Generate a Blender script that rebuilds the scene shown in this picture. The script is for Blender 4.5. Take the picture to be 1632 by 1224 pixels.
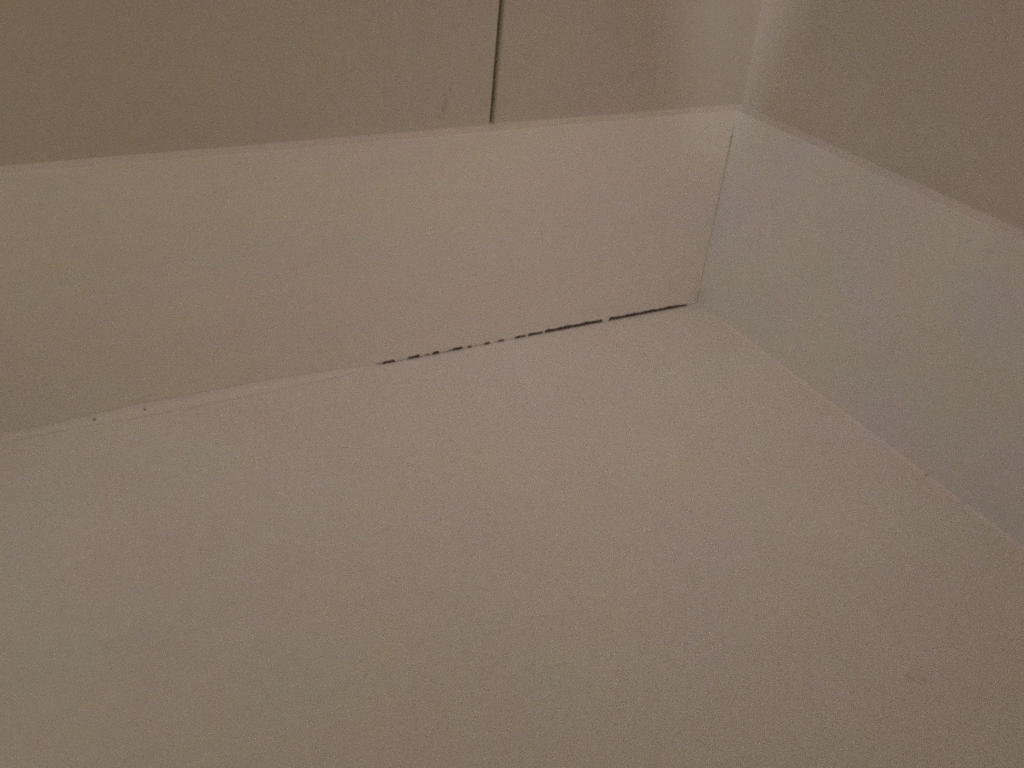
import bpy, bmesh, math, random
from mathutils import Matrix, Vector
R_ = math.radians
S = bpy.context.scene
for o in list(bpy.data.objects):
    bpy.data.objects.remove(o)

# ------------------------------------------------------------------ camera
cd = bpy.data.cameras.new('camera')
cam = bpy.data.objects.new('camera', cd)
S.collection.objects.link(cam)
rows = ((0.8956284039901193, 0.19197763415233213, -0.40124101229982134),
        (-0.44005116961539603, 0.5139288465828041, -0.7363641142601876),
        (0.06484389012261549, 0.8360751931706515, 0.5447692550781702))
loc = (-0.907279954693913, -1.0363492609455087, 0.6843845600013548)
cam.matrix_world = Matrix([list(rows[i]) + [loc[i]] for i in range(3)] + [[0, 0, 0, 1]])
cd.sensor_width = 36.0
cd.lens = 36.0 * 1427.09 / 1632.0
cd.clip_start = 0.01
cd.clip_end = 60
S.camera = cam

# ------------------------------------------------------------------ world and lamps
w = bpy.data.worlds.new("World")
S.world = w
w.use_nodes = True
WORLD = (0.2223, 0.190, 0.098)
w.node_tree.nodes['Background'].inputs[0].default_value = (*WORLD, 1)
w.node_tree.nodes['Background'].inputs[1].default_value = 1.0
S.view_settings.view_transform = 'Standard'
S.view_settings.look = 'None'
S.view_settings.exposure = 0
S.view_settings.gamma = 1
S.cycles.use_light_tree = False
S.cycles.use_adaptive_sampling = True
S.cycles.adaptive_threshold = 0.028
S.cycles.adaptive_min_samples = 12
S.cycles.filter_width = 2.4
S.cycles.use_denoising = False        # the dim hand-held photo is grainy


def lamp(name, loc, target, sx, sy, rgb, spread=180):
    d = bpy.data.lights.new(name, 'AREA')
    d.shape = 'RECTANGLE'
    d.size, d.size_y = sx, sy
    d.spread = R_(spread)
    d.energy = 1.0
    m = max(rgb) or 1
    d.color = [c / m for c in rgb]
    d.energy = m
    o = bpy.data.objects.new(name, d)
    S.collection.objects.link(o)
    o.location = loc
    v = Vector(target) - Vector(loc)
    z = -v.normalized()
    x = Vector((0, 0, 1)).cross(z).normalized()
    y = z.cross(x)
    o.rotation_euler = Matrix((x, y, z)).transposed().to_euler()
    return o


LAMPS = [  # unseen fill lamps, added; power and tint fitted to the surface tones
    ('overhead_fill', (-0.45, -0.55, 1.7), (-0.42, -0.15, 0), 0.35, 0.35, (0.569, 0.25, 0.021), 180),
    ('side_fill', (-2.2, -0.4, 1.2), (-0.3, -0.2, 0.2), 0.5, 0.5, (3.42, 2.66, 3.812), 180),
    ('near_fill', (-0.35, -0.5, 0.9), (-0.30, -0.05, 0.0), 0.2, 0.2, (0.0589, 0.0594, 0.04022), 80),
    ('low_fill', (-1.8, -0.5, 0.6), (-0.1, 0, 0.2), 0.3, 0.3, (0.2316, 0.185, 0.1166), 60),
    ('spot_fill', (-0.3, -1.6, 1.4), (-0.3, 0, 0.1), 0.3, 0.3, (0.436, 0.2805, 0.3782), 50),
]
for a in LAMPS:
    lamp(*a)


def corner_fill(energy=1.0, rgb=(1, .95, .86)):
    # added unseen spot, brightens an upright strip of wall at the corner
    d = bpy.data.lights.new('slot_fill', 'SPOT')
    d.energy = energy; d.color = rgb
    d.shadow_soft_size = 0.04
    d.spot_blend = 0.45
    o = bpy.data.objects.new('slot_fill', d)
    S.collection.objects.link(o)
    loc, tgt = Vector((-1.08, -1.06, 1.05)), Vector((-0.0150, 0.03, 0.97))
    z = (loc - tgt).normalized(); x = Vector((0, 0, 1)).cross(z).normalized(); y = z.cross(x)
    half = 0.80 / (tgt - loc).length
    d.spot_size = 2 * math.atan(half)
    o.matrix_world = Matrix.Translation(loc) @ Matrix((x, y, z)).transposed().to_4x4() @ Matrix.Diagonal((0.155, 1, 1, 1))
    return o


corner_fill(17.5, (.99, 1, .93))

# ------------------------------------------------------------------ materials


def paint(name, rgb, rough=0.55, grain=0.03, smudges=(), stretch=(1, 1, 1), var=0.018):
    """emulsion over plaster: roller stipple relief, faint uneven tint, dirty smudges at given places"""
    m = bpy.data.materials.new(name)
    m.use_nodes = True
    nt = m.node_tree
    N, L = nt.nodes, nt.links
    b = N['Principled BSDF']
    b.inputs['Roughness'].default_value = rough
    b.inputs['Specular IOR Level'].default_value = 0.3
    tc = N.new('ShaderNodeTexCoord')
    mp = N.new('ShaderNodeMapping')
    mp.inputs['Scale'].default_value = stretch
    L.new(tc.outputs['Object'], mp.inputs['Vector'])

    def noise(scale, detail=3, off=0.0):
        n = N.new('ShaderNodeTexNoise')
        n.noise_dimensions = '4D'
        n.inputs['W'].default_value = off
        n.inputs['Scale'].default_value = scale
        n.inputs['Detail'].default_value = detail
        L.new(mp.outputs[0], n.inputs['Vector'])
        return n

    col = None
    # per-channel faint unevenness of the old paint
    comb = N.new('ShaderNodeCombineColor')
    for i in range(3):
        n1 = noise(70 + 13 * i, 2, 3.1 * i)
        n2 = noise(9, 2, 1.7 + (0.25 * i))
        n3 = noise(420, 1, 8.0 + 0.35 * i)
        s = N.new('ShaderNodeMath'); s.operation = 'ADD'
        L.new(n1.outputs[0], s.inputs[0]); L.new(n2.outputs[0], s.inputs[1])
        s2 = N.new('ShaderNodeMath'); s2.operation = 'ADD'
        L.new(s.outputs[0], s2.inputs[0]); L.new(n3.outputs[0], s2.inputs[1])
        mr = N.new('ShaderNodeMapRange')
        mr.inputs['From Min'].default_value = 1.0
        mr.inputs['From Max'].default_value = 2.0
        v = var * 4 * (1.5 if i == 2 else 1)
        mr.inputs['To Min'].default_value = rgb[i] * (1 - v)
        mr.inputs['To Max'].default_value = rgb[i] * (1 + v)
        L.new(s2.outputs[0], mr.inputs['Value'])
        L.new(mr.outputs[0], comb.inputs[i])
    col = comb.outputs[0]
    for (c, r, rgb2, k) in smudges:
        vm = N.new('ShaderNodeVectorMath'); vm.operation = 'SUBTRACT'
        L.new(tc.outputs['Object'], vm.inputs[0]); vm.inputs[1].default_value = c
        dv = N.new('ShaderNodeVectorMath'); dv.operation = 'DIVIDE'
        L.new(vm.outputs[0], dv.inputs[0]); dv.inputs[1].default_value = r
        ln = N.new('ShaderNodeVectorMath'); ln.operation = 'LENGTH'
        L.new(dv.outputs[0], ln.inputs[0])
        nn = noise(160, 4, c[0] * 9)
        ad = N.new('ShaderNodeMath'); ad.operation = 'MULTIPLY_ADD'
        L.new(nn.outputs[0], ad.inputs[0]); ad.inputs[1].default_value = 1.6
        L.new(ln.outputs['Value'], ad.inputs[2])
        mr = N.new('ShaderNodeMapRange'); mr.interpolation_type = 'SMOOTHSTEP'
        mr.inputs['From Min'].default_value = 0.7
        mr.inputs['From Max'].default_value = 1.8
        mr.inputs['To Min'].default_value = k
        mr.inputs['To Max'].default_value = 0
        L.new(ad.outputs[0], mr.inputs['Value'])
        mx = N.new('ShaderNodeMix'); mx.data_type = 'RGBA'
        L.new(mr.outputs[0], mx.inputs['Factor'])
        L.new(col, mx.inputs['A']); mx.inputs['B'].default_value = (*rgb2, 1)
        col = mx.outputs['Result']
    L.new(col, b.inputs['Base Color'])
    # stipple relief
    n = noise(650, 3, 5)
    nb = noise(35, 3, 6)
    ad = N.new('ShaderNodeMath'); ad.operation = 'MULTIPLY_ADD'
    L.new(nb.outputs[0], ad.inputs[0]); ad.inputs[1].default_value = 6.0
    L.new(n.outputs[0], ad.inputs[2])
    bp = N.new('ShaderNodeBump')
    bp.inputs['Strength'].default_value = 0.5
    bp.inputs['Distance'].default_value = grain * 0.001
    L.new(ad.outputs[0], bp.inputs['Height'])
    L.new(bp.outputs[0], b.inputs['Normal'])
    return m


def plain(name, rgb, rough=0.9):
    m = bpy.data.materials.new(name)
    m.use_nodes = True
    nt = m.node_tree
    b = nt.nodes['Principled BSDF']
    n = nt.nodes.new('ShaderNodeTexNoise')
    n.inputs['Scale'].default_value = 400
    cr = nt.nodes.new('ShaderNodeMix'); cr.data_type = 'RGBA'
    cr.inputs['A'].default_value = (*[c * .7 for c in rgb], 1)
    cr.inputs['B'].default_value = (*[c * 1.3 for c in rgb], 1)
    tc = nt.nodes.new('ShaderNodeTexCoord')
    nt.links.new(tc.outputs['Object'], n.inputs['Vector'])
    nt.links.new(n.outputs[0], cr.inputs['Factor'])
    nt.links.new(cr.outputs['Result'], b.inputs['Base Color'])
    b.inputs['Roughness'].default_value = rough
    b.inputs['Specular IOR Level'].default_value = 0.1
    return m


DIRT = (0.30, 0.27, 0.22)
M = {
    'floor': paint('pale_floor_paint', (0.66, 0.663, 0.628), 0.5, smudges=[
        ((-0.270, -0.714, 0), (0.012, 0.007, .1), DIRT, 0.30),
        ((-0.258, -0.720, 0), (0.007, 0.010, .1), DIRT, 0.26),
        ((-0.757, -0.490, 0), (0.012, 0.003, .1), DIRT, 0.05),
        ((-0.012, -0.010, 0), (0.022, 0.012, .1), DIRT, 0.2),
        ((-0.46, -0.001, 0), (0.12, 0.006, .1), DIRT, 0.16),
        ((-0.13, -0.001, 0), (0.12, 0.007, .1), DIRT, 0.12)]),
    'left': paint('pale_wall_paint_left', (0.673, 0.659, 0.605), 0.5, stretch=(0.35, 1, 1), smudges=[
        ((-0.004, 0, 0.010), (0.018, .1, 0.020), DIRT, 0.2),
        ((-0.47, 0, 0.001), (0.12, .1, 0.005), DIRT, 0.16),
        ((-0.36, 0, 0.001), (0.05, .1, 0.005), DIRT, 0.14)]),
    'right': paint('pale_wall_paint_right', (0.625, 0.633, 0.631), 0.5, smudges=[
        ((0, -0.459, 0.2975), (.1, 0.008, 0.004), DIRT, 0.22),
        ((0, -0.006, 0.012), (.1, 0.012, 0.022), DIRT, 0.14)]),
    'cream': paint('cream_panel_paint', (0.502, 0.477, 0.412), 0.45, smudges=[
        ((-0.4560, 0.027, 0.357), (0.0055, .1, 0.024), (0.36, 0.33, 0.23), 0.5),
        ((-0.4500, 0.027, 0.371), (0.0022, .1, 0.008), (0.26, 0.22, 0.16), 0.7),
        ((-0.4590, 0.027, 0.348), (0.0020, .1, 0.008), (0.22, 0.19, 0.12), 0.7),
        ((-0.4635, 0.027, 0.339), (0.0036, .1, 0.006), (0.36, 0.34, 0.14), 0.7),
        ((-0.4750, 0.027, 0.327), (0.012, .1, 0.003), DIRT, 0.25),
        ((-0.4380, 0.027, 0.380), (0.014, .1, 0.0022), DIRT, 0.4)]),
    'side': paint('side_wall_paint', (0.502, 0.482, 0.436), 0.6),
    'caulk': paint('caulk_paint', (0.648, 0.642, 0.612), 0.5),
    'dark': plain('dark_gap_lining', (0.19, 0.145, 0.115)),  # lines crack and panel gap, their inner shade put into the colour
    'grey': plain('grey_grime', (0.17, 0.135, 0.105)),
    'edge': plain('edge_dust', (0.61, 0.60, 0.565)),
}

# ------------------------------------------------------------------ helpers


def obj(name, verts, faces, mat, parent=None, label=None, cat=None, kind=None, group=None, smooth=False):
    me = bpy.data.meshes.new(name)
    me.from_pydata([tuple(v) for v in verts], [], faces)
    bm = bmesh.new(); bm.from_mesh(me)
    bmesh.ops.recalc_face_normals(bm, faces=bm.faces)
    bm.to_mesh(me); bm.free()
    if smooth:
        for p in me.polygons:
            p.use_smooth = True
    me.materials.append(mat)
    o = bpy.data.objects.new(name, me)
    S.collection.objects.link(o)
    if parent:
        o.parent = parent
    for k, v in (('label', label), ('category', cat), ('kind', kind), ('group', group)):
        if v:
            o[k] = v
    return o


def empty(name, label, cat):
    o = bpy.data.objects.new(name, None)
    S.collection.objects.link(o)
    o['label'] = label; o['category'] = cat
    return o


def loft(rings, close_ends=True):
    """rings: equal-length closed loops"""
    n = len(rings[0]); V = [v for r in rings for v in r]; F = []
    for i in range(len(rings) - 1):
        for j in range(n):
            k = (j + 1) % n
            F.append((i * n + j, i * n + k, (i + 1) * n + k, (i + 1) * n + j))
    if close_ends:
        F.append(tuple(range(n)))
        F.append(tuple((len(rings) - 1) * n + j for j in range(n)))
    return V, F


def boxvf(x0, x1, y0, y1, z0, z1):
    V = [(x, y, z) for x in (x0, x1) for y in (y0, y1) for z in (z0, z1)]
    F = [(0, 1, 3, 2), (4, 6, 7, 5), (0, 4, 5, 1), (2, 3, 7, 6), (0, 2, 6, 4), (1, 5, 7, 3)]
    return V, F


rnd = random.Random(7)
H = 0.3230          # height of the low walls
DL, DR = 0.0300, 0.0302   # their thickness = depth of the ledge
XL, YF = -2.6, -2.2


def lerp(a, b, t): return a + (b - a) * t


def interp(tab, x):
    if x <= tab[0][0]: return tab[0][1]
    for (a, b), (c, d) in zip(tab, tab[1:]):
        if x <= c: return lerp(b, d, (x - a) / (c - a))
    return tab[-1][1]


def wob(x, f, seed):
    return (math.sin(x * f + seed) + math.sin(x * f * 2.3 + seed * 1.7) * .6 + math.sin(x * f * 5.1 + seed * 2.9) * .35) / 1.95


# ------------------------------------------------------------------ floor
V, F = [], []
nx, ny = 60, 50
for j in range(ny + 1):
    for i in range(nx + 1):
        x = lerp(XL, 0.10, i / nx); y = lerp(YF, 0.06, j / ny)
        V.append((x, y, 0))
for j in range(ny):
    for i in range(nx):
        a = j * (nx + 1) + i
        F.append((a, a + 1, a + nx + 2, a + nx + 1))
obj('floor', V, F, M['floor'], kind='structure', smooth=True)

# ------------------------------------------------------------------ left low wall with the open joint under it
# open dashes along the seam (world x) and their height in metres
OPEN = [(-0.5666, -0.5550, .0022), (-0.5545, -0.5350, .0031), (-0.5170, -0.4975, .0031), (-0.4908, -0.4830, .0024),
        (-0.4790, -0.4670, .0031), (-0.4530, -0.4484, .0026), (-0.4470, -0.4300, .0032), (-0.4230, -0.4150, .0024),
        (-0.3950, -0.3850, .0026), (-0.3725, -0.3615, .0026), (-0.3443, -0.3232, .0028), (-0.3222, -0.2935, .0032),
        (-0.2930, -0.1869, .0038), (-0.1763, -0.0219, .0038)]


def gap(x):
    for a, b, h in OPEN:
        if a <= x <= b:
            e = min(x - a, b - x)
            taper = 0.0022 if b - a < 0.05 else 0.003
            if b > -0.03 and b - x < 0.03:     # closes gradually into the corner
                taper = 0.024
                e = b - x
            h2 = h * (1.24 + 0.26 * wob(x, 170, a * 40) + 0.07 * wob(x, 640, 2))
            return h2 * min(1, (e / taper + 0.12)) ** 0.6
    if -0.580 < x < -0.360:
        return 0.0006 + 0.0004 * max(0, wob(x, 120, 5))
    if -0.361 < x < -0.0100:
        return 0.0003
    return -0.003


low_left = empty('ledge', 'long pale boxed ledge running left from the corner above the dark open crack', 'ledge')
low_right = empty('ledge', 'short pale ledge on the right below the dull side wall, its base joint closed', 'ledge')

xs = []
x = XL
while x < -0.62: xs.append(x); x += 0.04
x = -0.62
while x < -0.0015: xs.append(x); x += 0.0006
rb = 0.0006
arc = [(rb * (1 - math.cos(a)), H - rb + rb * math.sin(a)) for a in [R_(q) for q in (0, 15, 30, 45, 60, 75, 90)]]


def ring_left(x, end=False):
    g = gap(x)
    prof = [(0.02, g), (0.0012, g), (0.0003, g + 0.0003), (0, g + 0.0012), (0, 0.02), (0, 0.10), (0, 0.20), (0, 0.28), (0, 0.312)] + arc + [
        (DL + 0.03, H), (DL + 0.03, -0.003), (0.02, -0.003)]
    if g < 0:
        prof[-1] = (0.02, g - 0.0001)
    out = []
    for (y, z) in prof:
        if end:
            hair = 0
            xx = y if z > H - rb - 1e-6 else hair
            if y > 0.0011 and z < H - 0.02: xx = 0.0
            out.append((xx, y, z))
        else:
            wave = 0.0006 * wob(x, 7, 3) * min(1, -x * 8)
            out.append((x, y + (wave if y < 0.03 and z > 0.003 else 0), z))
    return out


rings = [ring_left(x) for x in xs] + [ring_left(-0.0015, True)]
V, F = loft(rings)
# the front of the last ring carries a finer, ragged edge of its own
obj('face', V, F, M['left'], low_left, smooth=False)

# vertical corner seam: the wall end stops a hair short of the right wall, with grime in it
sv, sf = [], []
zs = [0.006 + i * 0.294 / 240 for i in range(241)]
seam_w = [(0.0, .0001), (.02, .0007), (.03, .0001), (.06, .0004), (.10, .0002), (.14, .0005), (.185, .0009), (.20, .0003),
          (.235, .0006), (.25, .0013), (.262, .0010), (.284, .0022), (.288, .0007), (.294, .0003), (.2985, .0020), (.3, .0001)]
for z in zs:
    wd = interp(seam_w, z) * (0.75 + 0.35 * wob(z, 500, 4) + .2 * wob(z, 1700, 1))
    wd = max(wd * 0.85, 0.00006)
    cx = -0.0045 + 0.0138 * z + 0.0002 * wob(z, 90, 2)
    sv += [(cx - wd / 2, -0.00025, z), (cx + wd / 2, -0.00025, z), (cx + wd / 2, 0.0006, z), (cx - wd / 2, 0.0006, z)]
n = len(zs)
for i in range(n - 1):
    for j in range(4):
        k = (j + 1) % 4
        sf.append((i * 4 + j, i * 4 + k, i * 4 + 4 + k, i * 4 + 4 + j))
obj('seam_grime', sv, sf, M['grey'], low_left, label='thin broken dark line in the upright corner joint')

# dark sheet in the open joint: its dirt and deep shade in one colour
V, F = [], []
gx = -0.575
seg = []
while gx < -0.008:
    g = max(gap(gx), 0)
    y0 = 0.0011 - min(0.0016, g * .45) + 0.0006 * wob(gx, 700, 3)
    seg.append((gx, y0))
    gx += 0.0008
for gx, y0 in seg:
    V += [(gx, y0, 0.0004), (gx, 0.0199, 0.0004)]
for i in range(len(seg) - 1):
    F.append((2 * i, 2 * i + 2, 2 * i + 3, 2 * i + 1))
obj('crack', V, F, M['dark'], low_left, label='dark open crack along the foot of the wall, broken into dashes to the left')
V, F = boxvf(-0.62, -0.003, 0.0185, 0.0199, 0.0006, 0.0034)
obj('crack_back', V, F, M['dark'], low_left)

# caulk bead at the left half of the seam
tabh = [(-2.6, .010), (-1.04, .0069), (-.976, .0066), (-.875, .0112), (-.708, .0098), (-.62, .006), (-.57, .0026), (-.553, .0006)]
tabw = [(-2.6, .013), (-1.04, .0124), (-.99, .0078), (-.8725, .0137), (-.70, .0119), (-.62, .0095), (-.57, .0060), (-.553, .0008)]
rings = []
x = -2.6
while x < -0.553:
    h = interp(tabh, x) * (1 + .07 * wob(x, 34, 1)); wd = interp(tabw, x) * (1 + .07 * wob(x, 30, 4))
    t = 0.0011 * min(1, (-.553 - x) * 14 + .1)
    rings.append([(x, 0.004, -0.002), (x, -wd, -0.0004), (x, -wd, 0.0002), (x, -wd * .93, t * .7), (x, -wd * .5, t * 1.0 + h * .06), (x, -h * .25 - t * .3, h * .25),
                  (x, -t * 1.0 - h * .04, h * .55), (x, -t * .75, h * .93), (x, -0.0001, h), (x, 0.004, h)])
    x += 0.004
V, F = loft(rings)
obj('caulk_bead', V, F, M['caulk'], low_left, smooth=True, label='painted caulk bead along the left half of the joint')

# dust caught along both edges of the bead
for nm, edge in (('upper', 1), ('lower', 0)):
    V, F = [], []
    x = -2.6
    while x < -0.553:
        fade = min(1, (-.553 - x) * 9 + .1)
        wd = 0.0013 * fade * (1 + .5 * wob(x, 31, edge + 2))
        if edge:
            h = interp(tabh, x) * (1 + .07 * wob(x, 34, 1))
            V += [(x, -0.0007, h - wd * .3), (x, -0.0007, h + wd), (x, 0.003, h + wd), (x, 0.003, h - wd * .3)]
        else:
            d_ = interp(tabw, x) * (1 + .07 * wob(x, 30, 4))
            V += [(x, -d_ - wd * 2, 0.0005), (x, -d_ + wd * .4, 0.0005), (x, -d_ + wd * .4, -0.003), (x, -d_ - wd * 2, -0.003)]
        x += 0.004
    n = len(V) // 4
    F = [(i * 4 + j, i * 4 + (j + 1) % 4, i * 4 + 4 + (j + 1) % 4, i * 4 + 4 + j) for i in range(n - 1) for j in range(4)]
    F += [(0, 1, 2, 3), (n * 4 - 1, n * 4 - 2, n * 4 - 3, n * 4 - 4)]
    obj('dust_line', V, F, M['edge'], low_left)

# little plugs of old filler bridging the crack
for (px, sz) in ((-0.1816, .0046), (-0.353, .005), (-0.2932, .0016), (-0.3227, .0018), (-0.4885, .0016), (-0.380, .004)):
    bm = bmesh.new()
    bmesh.ops.create_icosphere(bm, subdivisions=3, radius=1)
    for v in bm.verts:
        k = 1 + .12 * wob(v.co.x * 3 + v.co.z * 2, 2.1, px * 50)
        v.co = Vector((px + v.co.x * sz * k, 0.0024 + v.co.y * .0028, 0.0012 + v.co.z * .0022 * k))
    me = bpy.data.meshes.new('filler_plug'); bm.to_mesh(me); bm.free()
    for p in me.polygons: p.use_smooth = True
    me.materials.append(M['left'])
    o = bpy.data.objects.new('filler_plug', me); S.collection.objects.link(o); o.parent = low_left


def speck(parent, c, r, seed):
    bm = bmesh.new()
    bmesh.ops.create_icosphere(bm, subdivisions=2, radius=1)
    for v in bm.verts:
        k = 1 + .25 * wob(v.co.x * 2 + v.co.y * 3 + v.co.z, 1.9, seed)
        v.co = Vector((c[0] + v.co.x * r[0] * k, c[1] + v.co.y * r[1] * k, c[2] + v.co.z * r[2] * k))
    me = bpy.data.meshes.new('speck'); bm.to_mesh(me); bm.free()
    me.materials.append(M['grey'])
    o = bpy.data.objects.new('speck', me); S.collection.objects.link(o); o.parent = parent


speck(low_left, (-0.9345, -0.0040, 0.0034), (.0016, .0008, .0011), 1)
speck(low_left, (-0.8752, -0.0040, 0.0039), (.0012, .0008, .0014), 5)
speck(low_left, (-0.0045, 0.0000, 0.0208), (.0012, .0006, .0008), 3)

# ------------------------------------------------------------------ right low wall
ys = [YF + i * 0.05 for i in range(42)] + [-0.1, -0.05, -0.02, -0.005]
ys = [y for y in ys if y < -0.003]
ys = sorted(set(round(y, 4) for y in ys))


def ring_right(y, end=False):
    prof = [(0.0, -0.003), (0, 0.05), (0, 0.12), (0, 0.20), (0, 0.28), (0, 0.312)] + arc + [(DR + 0.03, H), (DR + 0.03, -0.003)]
    wv = 0.0008 * wob(y, 6, 1) * min(1, -y * 8) if not end else 0
    return [((x + (wv if x < 0.03 else 0)), (x if z > H - rb - 1e-6 else (DR + .03 if x > DR else 0.0)) if end else y, z) for x, z in prof]


V, F = loft([ring_right(y) for y in ys] + [ring_right(0, True)])
obj('face', V, F, M['right'], low_right)

rings = []
y = -2.2
while y < -0.028:
    k = min(1, (-.028 - y) * 9 + .1)
    h = .0032 * k * (1 + .2 * wob(y, 55, 2)); wd = .0042 * k * (1 + .2 * wob(y, 47, 6)); t = .0007 * k
    rings.append([(0.004, y, -0.002), (-wd, y, -0.0004), (-wd, y, 0.0002), (-wd * .85, y, t), (-wd * .45, y, t + h * .12), (-t - h * .2, y, h * .35),
                  (-t * .9, y, h * .8), (-0.0001, y, h), (0.004, y, h)])
    y += 0.004
V, F = loft(rings)
obj('caulk_bead', V, F, M['caulk'], low_right, smooth=True, label='thin pale caulk line along the right hand joint')
speck(low_right, (-0.0025, -0.4900, 0.0028), (.0009, .0010, .0008), 2)

# ------------------------------------------------------------------ panelled wall standing behind the left ledge
back = empty('panelling', 'cream panelling behind the left ledge, split by one dark upright gap', 'panelling')
TOP = 1.25


def edge_x(z, side):     # the gap leans slightly
    if side == 'l': return lerp(-0.3921, -0.3866, (z - H) / .1550)
    return lerp(-0.3860, -0.3804, (z - H) / .1550)


def vpanel(xa, xb, yf, yb, r, which):
    """upright board whose edge at the gap is rounded; xa/xb give x at height z"""
    rings = []
    for z in [H - 0.002 + (TOP - H) * i / 12 for i in range(13)]:
        a, b = xa(z), xb(z)
        ring = []
        if which == 'left':
            ring = [(a, yb, z), (a, yf, z)] + [(b - r + r * math.sin(q), yf + r * (1 - math.cos(q)), z) for q in [R_(k) for k in (0, 30, 60, 90)]] + [(b, yb, z)]
        else:
            ring = [(a, yb, z)] + [(a + r - r * math.sin(q), yf + r * (1 - math.cos(q)), z) for q in [R_(k) for k in (90, 60, 30, 0)]] + [(b, yf, z), (b, yb, z)]
        rings.append(ring)
    return loft(rings)


V, F = vpanel(lambda z: XL, lambda z: edge_x(z, 'l'), DL - 0.003, DL + 0.018, 0.0010, 'left')
obj('panel', V, F, M['cream'], back, label='wide cream panel left of the gap with a faint diagonal stain')
# the right panel runs on into a coved corner
rc = 0.0004
bulge = 0.003
rings = []
for z in [H - 0.002 + (TOP - H) * i / 12 for i in range(13)]:
    a = edge_x(z, 'r'); r = 0.004
    r = 0.007
    ring = [(a, DL + .018, z)] + [(a + r - r * math.sin(q), DL + r * (1 - math.cos(q)), z) for q in [R_(k) for k in (90, 70, 50, 30, 15, 0)]]
    ring += [(-0.165, DL, z)]
    for q in range(1, 13):            # added bend, turns the panel to catch side light before the corner
        t = q / 12
        ring.append((lerp(-0.165, DR - rc, t), DL - bulge * (t * t * (3 - 2 * t) * .4 + .6 * t), z))
    ring += [(DR - rc, DL + .018, z)]
    rings.append(ring)
V, F = loft(rings)
obj('panel', V, F, M['cream'], back, label='narrow cream panel between the gap and the corner')
V, F = boxvf(-0.44, -0.30, DL + 0.0185, DL + 0.022, H - 0.002, TOP)
obj('gap_back', V, F, M['dark'], back)

arcp = [(DR - rc + rc * math.sin(q), DL - bulge - rc + rc * math.cos(q)) for q in [R_(k) for k in range(0, 91, 45)]] + [(DR, -0.05)]
rings = []
for z in [H - 0.002 + (TOP - H) * i / 12 for i in range(13)]:
    ring = [(x, y, z) for x, y in arcp] + [(DR, YF, z), (DR + .02, YF, z), (DR + .02, DL + .018, z), (DR - rc, DL + .018, z)]
    rings.append(ring)
V, F = loft(rings)
o = obj('side_wall', V, F, M['side'], kind='structure', label='dull grey side wall rising above the right hand ledge', smooth=True)
try:
    for p in o.data.polygons:
        p.use_smooth = len(p.vertices) == 4
    o.data.set_sharp_from_angle(angle=R_(35))
except Exception:
    pass
